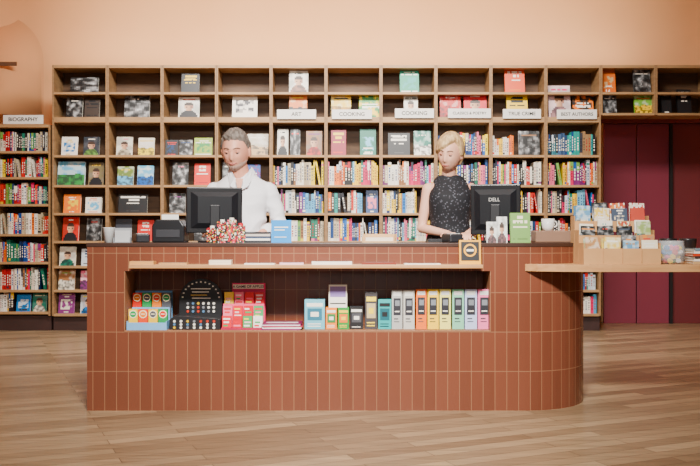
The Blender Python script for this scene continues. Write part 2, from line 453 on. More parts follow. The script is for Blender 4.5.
warm=[WH,WH,RE,OR,YE,(214,70,110),(226,130,150),BL,BL,BU,(240,214,90),(150,40,40)]
cool=[WH,WH,BU,SK,YE,BL,(40,60,110),TE,RE,(200,208,214),BL]
dark=[BL,BL,WH,YE,RE,WH,OR,(60,40,40),BU,(26,60,110)]
bays_r=bays[4:]
for bi,(a,b) in enumerate(zip(bays_r[:-1],bays_r[1:])):
    if bi==0:
        fo(277,288,128,155,5,WH,BL,BL); fo(290,300,128,155,1); fo(306,322,130,155,5)
    elif bi==1:
        fo(331,346,129,155,2,(150,40,60),YE,RE); fo(360,376,128,155,0)
    elif bi==2:
        fo(388,410,132,155,2,BL,WH,(60,60,60)); fo(414,431,130,155,3)
    elif bi==5:
        row(a,b,155,0.2,0.25,[TE,(60,110,120),(160,130,100),BL,(90,120,90),(60,80,110)],wmin=0.016)
    elif bi==4:
        row(a,b-28,155,0.17,0.21,dark); fo(519,540,130,155,1)
    else:
        row(a,b,155,0.2,0.245,dark)
    row(a,b,185,0.19,0.265,(warm,warm,PAL,warm,warm,PAL)[bi])
    if bi in (1,2):
        row(a,b-16,213,0.20,0.255,cool); fo(b-15,b-3,190,213,0)
    else: row(a,b,213,0.18,0.25,cool if bi<4 else PAL)
    row(a,b,241,0.18,0.245,(warm,dark,PAL,dark,PAL,warm)[bi])
    if bi==5:
        row(a,b,290,0.15,0.19,cool); row(a,b,314,0.16,0.2,[WH,SK,BU,TA,WH])
BOOKS.sort(key=lambda t:-t[0])
rest=MB()
for k,(ar,mk,loc,rot,lab,grp) in enumerate(BOOKS):
    mb=MB(); mk(mb)
    if k<290:
        o=mb.build('book',M_PRINT,loc=loc,rot=rot); top(o,lab,'book',grp)
    else:
        mb.xform(Matrix.Translation(loc)@Matrix.Rotation(rot[1],4,'Y')); o0=len(rest.v); rest.v+=mb.v
        for f,c in zip(mb.f,mb.c):
            rest.f.append(tuple(i+o0 for i in f)); rest.c.append(c); rest.m.append(0); rest.sm.append(False)
if rest.v:
    o=rest.build('books',M_PRINT); top(o,'rows of smaller upright books packed on the shelves','books',GB,'stuff')

# ------------------------------------------------------------ counter
D1=4.78; XL=X(87,D1); XR=X(525,D1); RC=0.43; YB=5.30; ZT=0.944
ZR0=Z(332,D1); ZR1=Z(271,D1); RX0=X(124,D1); RX1=X(491,D1); YR=5.04
cnt=empty('service_counter',((XL+XR)/2,D1+0.25,0))
ci=Matrix.Translation(-Vector(cnt.location))
def arcpts(n=18,y_back=YB):
    cx,cy=XR,D1+RC
    p=[(cx+RC*math.sin(a),cy-RC*math.cos(a)) for a in [math.pi/2*k/n for k in range(n+1)]]
    return p+[(XR+RC,y_back)]
path=[(XL,YB),(XL,D1),(XR,D1)]+arcpts()[1:]
def strip(mb,uvs,pts,z0,z1,u0):
    u=u0
    for (x0,y0),(x1,y1) in zip(pts[:-1],pts[1:]):
        L=math.hypot(x1-x0,y1-y0)
        mb.add([(x0,y0,z0),(x1,y1,z0),(x1,y1,z1),(x0,y0,z1)],[(0,1,2,3)],smooth=False)
        uvs+= [(u,z0),(u+L,z0),(u+L,z1),(u,z1)]; u+=L
cb=MB(); uvs=[]
ZTB=ZT-0.022
strip(cb,uvs,path,0,ZR0,-(YB-D1)); strip(cb,uvs,path,ZR1,ZTB,-(YB-D1))
strip(cb,uvs,[(XL,YB),(XL,D1),(RX0,D1)],ZR0,ZR1,-(YB-D1))
strip(cb,uvs,[(RX1,D1),(XR,D1)]+arcpts()[1:],ZR0,ZR1,RX1-XL)
strip(cb,uvs,[(RX0,YR),(RX1,YR)],ZR0,ZR1,RX0-XL)
strip(cb,uvs,[(RX0,D1),(RX0,YR)],ZR0,ZR1,0.0); strip(cb,uvs,[(RX1,YR),(RX1,D1)],ZR0,ZR1,0.0)
strip(cb,uvs,[(XR+RC,YB),(XL,YB)],0,ZTB,0)
def hquad(z,x0,x1,y0,y1):
    cb.add([(x0,y0,z),(x1,y0,z),(x1,y1,z),(x0,y1,z)],[(0,1,2,3)]); uvs.extend([(0.01,0.02),(0.012,0.02),(0.012,0.022),(0.01,0.022)])
hquad(ZR1,RX0,RX1,D1,YR); hquad(ZR0,RX0,RX1,D1,YR)
cb.xform(ci)
body=cb.build('tiled_body',M_TILE,parent=cnt)
uvl=body.data.uv_layers.new(name='UVMap')
for i,(u,v) in enumerate(uvs): uvl.data[i].uv=(u+0.0332,v)
tb=MB().slab([(XL-0.004,YB+0.006),(XL-0.004,D1-0.004)]+[(XR,D1-0.004)]+[(XR+(RC+.004)*math.sin(a),D1+RC-(RC+.004)*math.cos(a)) for a in [math.pi/2*k/18 for k in range(1,19)]]+[(XR+RC+.004,YB+0.006)],ZTB+0.0005,ZT)
tb.xform(ci); tb.build('worktop',M_WTOP,parent=cnt,bevel=0.002)
rf=MB().box(RX0+0.001,RX1-0.001,D1-0.002,YR-0.001,ZR0+0.0005,ZR0+0.009)
rf.box(RX0+0.0005,RX0+0.006,D1-0.002,YR-0.001,ZR0+0.009,ZR1-0.002); rf.box(RX1-0.006,RX1-0.0005,D1-0.002,YR-0.001,ZR0+0.009,ZR1-0.002)
rf.xform(ci); rf.build('recess_lining',M_LINING,parent=cnt,bevel=0.001)
top(cnt,'long service counter clad in terracotta tiles with rounded end','counter')
FZ=ZR0+0.0095
LZ=0.826
led=MB().box(X(129,4.66),X(483,4.66),4.655,D1-0.001,LZ-0.02,LZ).build('display_ledge',M_OAK,bevel=0.002)
top(led,'thin pale oak ledge fixed along the tiled counter front','shelf')
sl=MB(); n=14
inner=[(XR+(RC+.001)*math.sin(a),D1+RC-(RC+.001)*math.cos(a)) for a in [math.pi/2*k/n for k in range(0,n+1)]]
outer=[(XR-0.0,D1-0.004),(XR+0.06,D1-0.05),(XR+0.2,D1-0.1),(XR+0.45,4.66),(2.75,4.66),(2.75,5.35),(XR+RC+.001,5.35)]
sl.slab(outer+inner[::-1],LZ-0.040,LZ)
tab=sl.build('side_table',M_OAK,bevel=0.002)
MB().box(2.55,2.6,4.8,5.3,0,LZ-0.0405).build('leg',M_OAK,parent=tab)
top(tab,'pale oak table slab wrapping the rounded counter end','table')

# ------------------------------------------------------------ recess goods
def put(mb,name,mat,loc,label,cat,group=None,rot=(0,0,0),bevel=0.0,par=None):
    o=mb.build(name,mat,loc=loc,rot=rot,bevel=bevel)
    if par is None: top(o,label,cat,group)
    else: o.parent=par
    return o
dR=4.88
def rx(px): return X(px,dR)
def rl(n): return n/F*dR
tx0,tx1=rx(122),rx(170)
tx0=max(tx0,RX0+.012)
w=tx1-tx0
tr=MB(); BT=(120,172,216)
tr.box(-w/2,w/2,-0.09,0.09,0,0.006,BT).box(-w/2,-w/2+.005,-0.09,0.09,0.006,0.05,BT).box(w/2-.005,w/2,-0.09,0.09,0.006,0.05,BT)
tr.box(-w/2+.005,w/2-.005,-0.09,-0.085,0.006,0.042,BT).box(-w/2+.005,w/2-.005,0.085,0.09,0.006,0.21,BT)
tr.box(-w/2+.005,w/2-.005,0.012,0.018,0.006,0.12,BT)
put(tr,'display_tray',M_PLASTIC,((tx0+tx1)/2,dR,FZ),'pale blue stepped tray holding small round-label packs','tray')
cols=[(246,196,40),(236,80,50),(246,196,40),(60,150,90)]
cols2=[(220,60,50),(60,150,90),(240,130,50),(80,80,86)]
for r,(yy,zz0,cc) in enumerate([(-0.045,0.0065,cols),(0.045,0.0065,cols2)]):
    for k in range(4):
        m=MB(); ww=w/4-.005; hh=0.108 if r==0 else 0.195
        m.box(-ww/2,ww/2,-0.012,0.012,0,hh,cc[k]); m.cyl(0,hh-ww/2-.002,0.012,0.0135,ww*.44,n=18,col=(248,238,204),axis='y'); m.cyl(0,hh-ww/2-.002,0.0135,0.0145,ww*.34,n=14,col=cols2[(k+r+1)%4],axis='y')
        m.box(-ww*.2,ww*.2,-.0155,-.0146,hh-ww/2-.004,hh-ww/2+.001,(248,238,204))
        put(m,'gift_tin',M_PRINT,((tx0+tx1)/2-w/2+w/4*(k+.5),dR+yy,FZ+zz0),'small %s pack with round cream label'%cname(cc[k]),'gift','packs in the blue tray')
a0=rx(172); a1=rx(222); W=(a1-a0)
m=MB(); bc=W*.06
m.prism([(-W*.40,0),(W*.46,0)]+[(bc+0.125*math.cos(t),0.165+0.118*math.sin(t)) for t in [math.pi*k/16 for k in range(17)]]+[(-W*.38,0.10)],0.03,0.045,(30,30,32))
m.prism([(-W*.5,0),(W*.5,0),(W*.5,0.06),(-W*.4,0.08),(-W*.5,0.055)],-0.07,0.0295,(36,34,36))
for k in range(13):
    t=math.pi*(k+.5)/13; m.box(bc+0.106*math.cos(t)-.005,bc+0.106*math.cos(t)+.005,0.0275,0.0296,0.165+0.100*math.sin(t)-.004,0.165+0.100*math.sin(t)+.004,(236,232,220))
for k in range(4): m.box(bc-.058+.006*(k%2),bc+.056-.01*(k%3),0.0275,0.0296,.222-k*.018,.228-k*.018,(236,232,220) if k!=2 else (214,170,70))
bd=put(m,'badge_display',M_PLASTIC,((a0+a1)/2,dR,FZ),'black arched countertop display for enamel badges','display',bevel=0.002)
bcol=[(206,170,80),(226,222,210),(120,120,124),(90,120,150),(190,80,70),(226,222,210)]
for i in range(3):
    for k in range(7):
        m=MB().cyl(0,0,0,0.004,0.0075,n=12,col=random.choice(bcol),axis='y')
        put(m,'enamel_badge',M_PRINT,((a0+a1)/2-W*.40+k*W*.13,dR-0.0705,FZ+0.012+i*0.018),'tiny round enamel badge on the black display','badge','badges on the arched display')
for i in range(3):
    for k in range(6):
        m=MB().cyl(0,0,0,0.004,0.0075,n=12,col=random.choice(bcol),axis='y')
        put(m,'enamel_badge',M_PRINT,((a0+a1)/2+bc-.075+k*.03,dR+0.0295,FZ+0.095+i*0.023),'tiny round enamel badge on the black display','badge','badges on the arched display')
a0=rx(223);a1=rx(264);W=a1-a0
m=MB().box(-W/2,W/2,-0.07,0.09,0,0.01,(170,50,80)).box(-W*.32,W/2,0.075,0.085,0.01,0.255,(232,90,120)).box(-W*.3,W/2-.01,0.073,0.075,0.222,0.248,(248,226,206))
m.box(-W/2,W/2,0.01,0.014,0.01,0.14,(232,110,140))
dsp=put(m,'card_game_display',M_PRINT,((a0+a1)/2,dR,FZ),'pink and red cardboard stand of small card games','display')
text('A GAME OF APPLES',0.021,(W*.08,0.0725,0.235),M_INK,dsp)
gc=[(224,60,70),(240,200,200),(80,160,100),(240,140,160),(244,240,232),(210,50,60),(240,214,110),(240,236,226)]
for r in range(3):
    for k in range(4):
        m=MB(); ww=W/4-.006; c=gc[(r*3+k*5)%8]; hh=(.065,.12,.195)[r]
        m.box(-ww/2,ww/2,-.008,.008,0,hh,c)
        for q in range(5): m.box(-ww*.38+ww*.05*(q%2),ww*.36-ww*.12*((q+k)%3),-.0088,-.008,hh*(.98-.012/hh*(q+1)*1.6),hh*(.98-.012/hh*(q+1)*1.6)+.009,gc[(r+k+q*3+4)%8])
        put(m,'card_game_box',M_PRINT,((a0+a1)/2-W/2+W/4*(k+.5),dR+(-.045,-.012,.045)[r],FZ+.0105),'small %s card game box in the pink display'%cname(c),'game box','card games in the pink display')
for k in range(5):
    c=[(130,60,100),(236,232,226),(170,70,90),(226,206,216),(120,50,80)][k]
    m=MB().box(-.11,.11,-.08,.06,0,.007,c).box(-.09,.09,-.06,-.01,.0071,.0075,(235,230,225))
    put(m,'magazine',M_PRINT,(rx(283)+.004*(k%3-1),dR-.01,FZ+k*.0078),'%s magazine lying in a flat stack'%cname(c),'magazine','stack of magazines in the counter recess',rot=(0,0,.03*(k%3-1)))
def carton(pa,pb,y0,c,c2,name='gift_box',label=None,win=None,dy=0.0,t=.05,lines=2,slim=False):
    W=rl(pb-pa); H=rl(331-y0)-.0095
    m=MB().box(-W/2,W/2,0,t,0,H,c)
    if slim:
        m.box(-W*.36,W*.36,-.0012,0,H*.86,H*.96,(226,224,218)); m.box(-W*.34,W*.34,-.0012,0,H*.36,H*.80,(40,40,46)); m.box(-W*.20,W*.24,-.0018,-.0012,H*.60,H*.74,(120,124,130)); m.box(-W*.22,W*.22,-.0018,-.0012,H*.44,H*.47,WH)
        m.box(-W*.3,W*.1,-.0012,0,H*.25,H*.28,(60,60,64)); m.box(-W*.3,W*.2,-.0012,0,H*.18,H*.20,(60,60,64))
    else:
        m.box(-W*.4,W*.4,-.001,0,H*.76,H*.88,c2)
        if win: m.box(-W*.36,W*.36,-.0012,0,H*.3,H*.7,win); m.box(-W*.2,W*.2,-.0018,-.0012,H*.42,H*.58,c2)
        for k in range(lines): m.box(-W*.36,W*.3,-.001,0,H*(.08+.08*k),H*(.11+.08*k),c2)
    put(m,name,M_PRINT,((rx(pa)+rx(pb))/2,dR+dy-.04,FZ),label or 'upright %s boxed gift in the counter recess'%cname(c),'box','boxed goods in the counter recess',bevel=.0012)
carton(305,325,300,(120,180,196),WH,win=(60,110,130)); 
carton(326,337,308,(236,130,50),WH,win=(60,120,70)); carton(338,349,308,(60,140,70),(240,200,60),win=(226,120,50))
m=MB().box(-.052,.052,0,.004,0,.13,WH).box(-.045,.045,-.001,0,.06,.12,(140,120,170)).box(-.045,.045,-.001,0,.02,.026,BL).box(-.052,.052,.004,.05,0,.006,WH)
put(m,'picture_card',M_PRINT,(rx(338),dR-.0385,FZ+rl(331-308)-.0092),'white picture card standing on small cartons','card')
carton(350,363,307,BL,WH,lines=1,win=(70,70,74)); carton(365,377,293,(62,58,60),(240,210,80),win=(190,170,130)); carton(378,391,300,(60,160,160),BL,win=(30,90,100))
sp=[(391.5,402,291,(172,172,168)),(403,414,291,(190,186,178)),(415.5,426,290,(240,120,60)),(427,438,290,(250,206,70)),(439,450,290,(242,232,140)),(451.5,463,290,(140,200,166)),(464,476,290,(190,200,230)),(477,489.5,290,(244,140,176))]
for a,b,y0,c in sp: carton(a,b,y0,c,WH,'journal_box','slim %s boxed item with a black front window'%cname(c),t=.03,slim=True)
def ledge(pa,pb,h,c,label,name='booklet',n=1):
    W=(pb-pa)/F*4.70
    for k in range(n):
        put(MB().box(-W/2,W/2,-.035,.035,0,h,c).box(-W*.4,W*.4,-.025,.01,h,h+.0004,(120,110,110)),name,M_PRINT,(X((pa+pb)/2,4.715),4.715,LZ+k*(h+.0005)),label,'booklet','booklets on the oak ledge')
ledge(131,155,.018,(206,160,110),'tan wooden bookmark set lying on the ledge'); ledge(160,188,.01,(190,150,110),'tan booklet lying on the ledge')
ledge(210,232,.012,(238,226,200),'cream booklet stack on the ledge',n=2); ledge(245,275,.007,WH,'white leaflet lying on the ledge'); ledge(280,304,.01,(230,190,200),'pink leaflet lying on the ledge')
ledge(312,352,.008,WH,'white leaflet lying on the ledge',n=2); ledge(362,396,.012,(120,60,50),'dark red booklet lying on the ledge'); ledge(404,440,.006,WH,'white leaflet lying on the ledge')
m=MB().box(-.06,.06,0,.008,0,.135,(236,170,50)).box(-.05,.05,-.001,0,.02,.125,BL).cyl(0,.078,.001,.002,.036,n=24,col=(236,170,50),axis='y').cyl(0,.078,.002,.003,.026,n=20,col=BL,axis='y')
m.box(-.04,.04,.008,.04,0,.006,(236,170,50)).box(-.02,.02,-.0035,-.003,.072,.084,WH)
put(m,'ledge_sign',M_PRINT,(X(470,4.72),4.71,LZ+.0005),'small black and orange sign with a round emblem','sign',rot=(-.1,0,0))

# ------------------------------------------------------------ things on the worktop
def T(px,d=5.0): return X(px,d)
def cz(): return ZT+.0005
def w(px,d=5.0): return px/F*d
m=MB().lathe(0,0,[(0,0),(.026,0),(.034,.085),(.036,.088),(.031,.086),(.024,.006),(0,.006)],col=(224,224,222))
put(m,'paper_cup',M_PLASTIC,(T(108),5.02,cz()),'white paper cup standing on the counter','cup')
m=MB().box(-.05,.05,0,.004,0,.085,(150,152,156)).box(-.05,.05,-.03,0,0,.004,(150,152,156)).box(-.05,-.047,-.03,0,.004,.03,(150,152,156)).box(.047,.05,-.03,0,.004,.03,(150,152,156)).box(-.045,.045,-.012,-.001,.004,.07,(190,190,190))
put(m,'leaflet_holder',M_PLASTIC,(T(124),4.98,cz()),'grey plastic holder with pale leaflets','holder')
def terminal(px,d,rot,label):
    e=MB().prism([(-.04,0),(.04,0),(.04,.05),(-.04,.05)],-.085,.085,(34,34,38)).build('card_terminal',M_PLASTIC,loc=(T(px,d),d,cz()),rot=(0,0,rot),bevel=.008)
    MB().box(-.03,.03,.02,.07,.0505,.053,(90,110,120)).build('screen',M_PLASTIC,parent=e)
    k=MB()
    for i in range(3):
        for j in range(4): k.box(-.028+i*.02,-.012+i*.02,-.065+j*.02,-.051+j*.02,.0505,.054,(200,200,200))
    k.build('keypad',M_PLASTIC,parent=e); top(e,label,'card reader')
terminal(141,5.06,.4,'dark grey card payment terminal with keypad')
terminal(452,5.06,.2,'black card payment terminal beside the monitor')
pr=MB().prism([(-.095,0),(.095,0),(.095,.10),(.07,.135),(-.07,.135),(-.095,.10)],-.07,.09,(24,24,27)).build('receipt_printer',M_PLASTIC,loc=(T(170,5.05),5.06,cz()),bevel=.008)
MB().box(-.05,.05,-.005,.0,.1355,.165,(236,234,228)).build('paper_roll_end',M_PRINT,parent=pr); MB().box(-.07,.07,-.074,-.0705,.03,.075,(52,52,56)).build('front_cover',M_PLASTIC,parent=pr,bevel=.002)
top(pr,'black receipt printer with paper showing','printer')
def monitor(px0,px1,py0,py1,d,yaw,tilt,label,brand,bz):
    W=w(px1-px0,d)/math.cos(yaw)*.97; H=(py1-py0)/F*d
    e=empty('computer_monitor',(T((px0+px1)/2,d),d,cz()),(0,0,yaw))
    zc=Z((py0+py1)/2,d)-cz()
    base=MB(); base.slab([(.10*math.cos(t),.075*math.sin(t)) for t in [2*math.pi*k/24 for k in range(24)]],0,.012,(30,30,33)); base.build('base',M_PLASTIC,parent=e,bevel=.003)
    MB().box(-.028,.028,.0,.02,.0125,zc+.03,(26,26,29)).build('stand_neck',M_PLASTIC,parent=e,bevel=.004)
    p=MB().box(-W/2,W/2,.0,.028,-H/2,H/2,(20,20,23))
    scr=p.build('display_housing',M_PLASTIC,parent=e,loc=(0,.03,zc),rot=(tilt,0,0),bevel=.006)
    bk=MB()
    bk.add([(-W*.42,-.0,-H*.4),(W*.42,0,-H*.4),(W*.42,0,H*.4),(-W*.42,0,H*.4),(-W*.3,-.022,-H*.28),(W*.3,-.022,-H*.28),(W*.3,-.022,H*.3),(-W*.3,-.022,H*.3)],[(4,5,6,7),(0,1,5,4),(1,2,6,5),(2,3,7,6),(3,0,4,7),(0,3,2,1)],(24,25,29))
    bk.build('rear_cover',M_PLASTIC,parent=scr)
    MB().box(-W*.46,W*.46,.0285,.0295,-H*.44,H*.44,(60,80,110)).build('screen',M_PLASTIC,parent=scr)
    if brand: text(brand,.030,(-.005,-.0235,bz*H),M_WHITEINK,scr,off=0)
    top(e,label,'monitor')
monitor(187,243,187,233,5.0,.25,.06,'black computer monitor seen from behind on the counter',None,0)
monitor(470,520,184,235,5.0,-.25,.10,'black computer monitor with a white logo on its back','DELL',.2)
rs=random.Random(3)
for k,(px,hh) in enumerate([(212,.085),(222,.12),(232,.13),(241,.10)]):
    m=MB(); W=.054
    nx,nz=10,18
    m.box(-W/2,W/2,.001,.04,0,hh,(40,36,36))
    ox=rs.uniform(0,30)
    for i in range(nx):
        for j in range(nz):
            q=noise.noise(Vector((i*.55+ox,j*.55,k*3.3))); q2=noise.noise(Vector((i*.8+ox+9,j*.8,k)))
            c=(24,22,24)
            if q>.24: c=(196,40,50)
            elif q>.18: c=(226,130,140)
            elif q<-.34: c=(224,218,204)
            elif q2>.28: c=(214,160,60)
            elif q2<-.30: c=(60,110,70)
            m.add([(-W/2+W*i/nx,0,hh*j/nz),(-W/2+W*(i+1)/nx,0,hh*j/nz),(-W/2+W*(i+1)/nx,0,hh*(j+1)/nz),(-W/2+W*i/nx,0,hh*(j+1)/nz)],[(0,1,2,3)],c)
    m.cyl(0,.02,hh,hh+.012,.014,n=12,col=rs.choice([(200,40,50),(30,30,30),(234,228,214)]))
    put(m,'floral_gift_pack',M_PRINT,(T(px,4.84),4.82+.012*(k%2),cz()),'dark floral patterned gift pack with red and white blooms','gift','floral packs by the monitor',rot=(0,0,(k-1.5)*.09))
for k in range(5):
    c=[(40,40,44),(236,232,224),(60,70,90),(200,190,180),(40,40,44)][k]
    m=MB().box(-.072,.072,-.055,-.053,0,.012,c).box(-.072,.072,-.053,.055,0,.0015,c).box(-.072,.072,-.053,.055,.0105,.012,c).box(-.069,.069,-.053,.052,.0015,.0105,(236,228,210))
    put(m,'book',M_PRINT,(T(258,4.9)+.003*(k%2),4.9,cz()+k*.0125),'%s book lying in a small stack on the counter'%cname(c),'book','book stack on the counter')
m=MB().box(-.058,.058,0,.004,0,.13,(30,140,214)).box(-.058,.058,.0045,.0085,0,.13,(30,140,214)).box(-.04,.04,-.001,0,.085,.092,WH).box(-.04,.02,-.001,0,.07,.076,WH).box(-.04,.03,-.001,0,.03,.034,WH)
put(m,'booklet',M_PRINT,(T(281,4.88),4.9,cz()),'bright blue booklet standing upright on the counter','booklet')
m=MB().box(-.1,.1,-.06,.06,0,.008,(196,160,120)).box(-.1,-.094,-.06,.06,.008,.035,(196,160,120)).box(.094,.1,-.06,.06,.008,.05,(196,160,120)).box(-.094,.094,.054,.06,.008,.05,(196,160,120)).box(-.08,.08,-.05,.05,.0085,.03,(230,216,196))
put(m,'paper_tray',M_PRINT,(T(379),4.99,cz()),'pale wooden tray holding paper slips','tray')
for px,c,dy in ((492,(236,232,226),0),(503,(226,214,200),.03)):
    m=MB(); fn=cover_fn(5,(230,230,226),(190,80,80),(120,90,90),px); faceout(m,.062,.15 if dy else .12,.006,fn,10,14)
    put(m,'picture_card',M_PRINT,(T(px,4.86),4.86+dy,cz()),'pale illustrated picture card propped on the counter','card','picture cards by the monitor',rot=(-.1,0,0))
m=MB(); faceout(m,.115,.172,.018,cover_fn(2,(120,156,90),(232,226,200),(96,126,70),5)); put(m,'book',M_PRINT,(T(520.5,4.86),4.86,cz()),'green hardcover book standing upright on the counter','book',rot=(-.1,0,0))
m=MB().box(-.12,.12,-.07,.07,0,.07,(136,104,84)); put(m,'storage_box',M_PLASTIC,(T(554,5.08),5.1,cz()),'low grey brown box at the rounded counter end','box',bevel=.006)
mug=MB().lathe(0,0,[(0,0),(.03,0),(.036,.02),(.04,.07),(.037,.07),(.033,.02),(.02,.006),(0,.006)],col=(226,222,214)).build('mug',M_PLASTIC,loc=(T(548,5.1),5.1,cz()+.0705))
h=MB()
for k in range(11):
    a=-math.pi/2+math.pi*k/10
    for j in range(6):
        b=2*math.pi*j/6; rr=.018+.004*math.cos(b); h.v.append((.036+rr*math.cos(a),.004*math.sin(b),.038+rr*math.sin(a)))
for k in range(10):
    for j in range(6): h.f.append((k*6+j,k*6+(j+1)%6,(k+1)*6+(j+1)%6,(k+1)*6+j)); h.c.append((226,222,214)); h.m.append(0); h.sm.append(True)
h.build('handle',M_PLASTIC,parent=mug); top(mug,'white ceramic mug standing on the grey box','mug')
def keyboard(x,ncol,hw_):
    kb=MB().box(-hw_,hw_,-.05,.05,0,.014,(30,30,32))
    for i in range(ncol):
        for j in range(4): kb.box(-hw_+.01+i*.0215,-hw_+.028+i*.0215,-.042+j*.022,-.024+j*.022,.0142,.02,(50,50,54))
    put(kb,'keyboard',M_PLASTIC,(x,5.17,cz()),'black computer keyboard behind the monitor','keyboard')
keyboard(-.70,14,.16); keyboard(.62,13,.15)

# ------------------------------------------------------------ side table goods
TZ=LZ+.0005
x0=X(577,4.82); x1=X(652,4.82); W=x1-x0; cx=(x0+x1)/2
ds=empty('greeting_card_display',(cx,4.68,TZ))
steps=[(0.0,.10,.012,.088),(.10,.19,.10,.160),(.19,.28,.185,.242)]
m=MB().box(-W/2,W/2,0,.28,0,.008); m.build('base',M_KRAFT,parent=ds)
for a,b,fz,lz in steps:
    m=MB().box(-W/2,W/2,a,a+.004,fz-.004 if a else .008,lz).box(-W/2,-W/2+.004,a+.004,b,.008,lz+.03).box(W/2-.004,W/2,a+.004,b,.008,lz+.03)
    m.box(-W/2+.004,W/2-.004,a+.004,b,fz-.004,fz) 
    for k in (1,2,3): m.box(-W/2+W*k/4-.0015,-W/2+W*k/4+.0015,a-.006,b,fz,lz)
    m.build('card_bin',M_KRAFT,parent=ds)
top(ds,'stepped kraft cardboard bins for greeting cards','card display')
cpal=[(236,226,202),(120,170,160),(220,150,100),(110,150,180),(240,236,226),(190,96,86),(150,170,110),(226,196,110),(70,80,96),(226,214,190),(170,130,90),(80,120,150)]
for r,(a,b,fz,lz) in enumerate(steps):
    for k in range(4):
        for q in range(2):
            m=MB(); c=[random.choice(cpal) for _ in range(3)]
            cw=W/4-.014-random.uniform(0,.016)
            faceout(m,cw,(.124 if r<2 else .136)+.014*q+random.uniform(-.014,.016),.006,cover_fn(random.choice([0,1,3,4,5]),*c,random.randint(0,999)),12,16)
            put(m,'greeting_card',M_PRINT,(cx-W/2+W/4*(k+.5),4.68+a+.014+q*.03,TZ+fz+.0015),'%s illustrated greeting card in a kraft bin'%cname(c[0]),'card','greeting cards in the kraft display',rot=(-.12,random.uniform(-.05,.05),0))
cp=MB().lathe(0,0,[(0,0),(.034,0),(.038,.1),(.040,.11),(.036,.11),(.033,.01),(0,.01)],col=(150,160,150)); put(cp,'pencil_cup',M_PLASTIC,(X(642,5.17),5.17,TZ),'grey green cup holding pencils','cup')
pc=[(220,60,50),(60,110,170),(236,190,60),(40,40,44),(70,140,90)]
for k in range(5):
    a=k*1.25; m=MB().cyl(0,0,0,.17,.004,n=8,col=pc[k]).cyl(0,0,.17,.185,.004,.0008,n=8,col=(220,180,130))
    put(m,'pencil',M_PRINT,(X(642,5.17)+.016*math.cos(a),5.17+.016*math.sin(a),TZ+.0105),'%s pencil standing in the grey cup'%cname(pc[k]),'pencil','pencils in the grey cup',rot=(0,.06*math.cos(a),0))
bx=X(671,4.80)
m=MB().lathe(0,0,[(0,0),(.06,0),(.074,.03),(.078,.07),(.07,.12),(.072,.13),(.067,.13),(.066,.12),(.073,.07),(.069,.032),(.055,.005),(0,.005)],n=36)
put(m,'glass_bowl',M_GLASS,(bx,4.80,TZ),'round clear bowl filled with colourful badges','bowl')
rs=random.Random(5)
for k in range(36):
    a=k*2.4; r=.0165*math.sqrt(k%9+.3); z=.014+.024*(k//9)
    m=MB().cyl(0,0,-.004,.004,.016,n=14,col=rs.choice([(210,50,50),(240,200,60),(60,130,190),(240,236,230),(60,150,90),(240,236,230),(236,120,160)]))
    put(m,'badge',M_PRINT,(bx+r*math.cos(a),4.80+r*math.sin(a),TZ+z+.004),'small round button badge inside the clear bowl','badge','badges in the bowl',rot=(rs.uniform(.5,1.3),rs.uniform(-.5,.5),0))
for k in range(6):
    c=[(190,160,120),(236,232,224),(60,50,50),(200,80,60),(236,232,224),(120,140,150)][k]
    m=MB().box(-.09,.09,-.07,-.068,0,.014,c).box(-.09,.09,-.068,.07,0,.002,c).box(-.09,.09,-.068,.07,.012,.014,c).box(-.086,.086,-.068,.066,.002,.012,(236,228,210))
    put(m,'book',M_PRINT,(X(705,4.85),4.85,TZ+k*.0145),'%s book lying in a stack on the side table'%cname(c),'book','book stack on the side table',rot=(0,0,.05*(k%3-1)))
for px in (668,688):
    m=MB().lathe(0,0,[(0,0),(.04,0),(.05,.13),(.052,.14),(.046,.14),(.04,.02),(0,.02)],col=(38,34,36)); m.cyl(0,0,.12,.125,.044,n=20,col=(60,44,34))
    put(m,'black_pot',M_PLASTIC,(X(px,5.22),5.22,TZ),'small black plant pot on the side table','pot','black pots on the side table')

# ------------------------------------------------------------ people
def sphere(mb,c,r,n=12,smooth=False):
    vs=[];fs=[]
    r=r if isinstance(r,(tuple,list)) else (r,r,r)
    m=n*2
    for i in range(1,n):
        t=math.pi*i/n
        for j in range(m):
            p=2*math.pi*j/m; vs.append((c[0]+r[0]*math.sin(t)*math.cos(p),c[1]+r[1]*math.sin(t)*math.sin(p),c[2]+r[2]*math.cos(t)))
    a=len(vs); vs.append((c[0],c[1],c[2]+r[2])); vs.append((c[0],c[1],c[2]-r[2]))
    for i in range(n-2):
        for j in range(m): fs.append((i*m+j,(i+1)*m+j,(i+1)*m+(j+1)%m,i*m+(j+1)%m))
    for j in range(m): fs.append((a,j,(j+1)%m)); fs.append((a+1,(n-2)*m+(j+1)%m,(n-2)*m+j))
    mb.add(vs,fs,smooth=smooth)
def limb(mb,p0,r0,p1,r1,n=20):
    p0=Vector(p0);p1=Vector(p1); ax=(p1-p0)
    q=Vector((0,0,1)).rotation_difference(ax.normalized()).to_matrix()
    vs=[]
    for p,r in ((p0,r0),(p1,r1)):
        for k in range(n):
            a=2*math.pi*k/n; vs.append(tuple(p+q@Vector((r*math.cos(a),r*math.sin(a),0))))
    mb.add(vs,[tuple(range(n))[::-1],tuple(range(n,2*n))]+[(k,(k+1)%n,(k+1)%n+n,k+n) for k in range(n)])
    sphere(mb,p0,r0,10); sphere(mb,p1,r1,10)
def chain(mb,pts):
    for (p0,r0),(p1,r1) in zip(pts[:-1],pts[1:]): limb(mb,p0,r0,p1,r1)
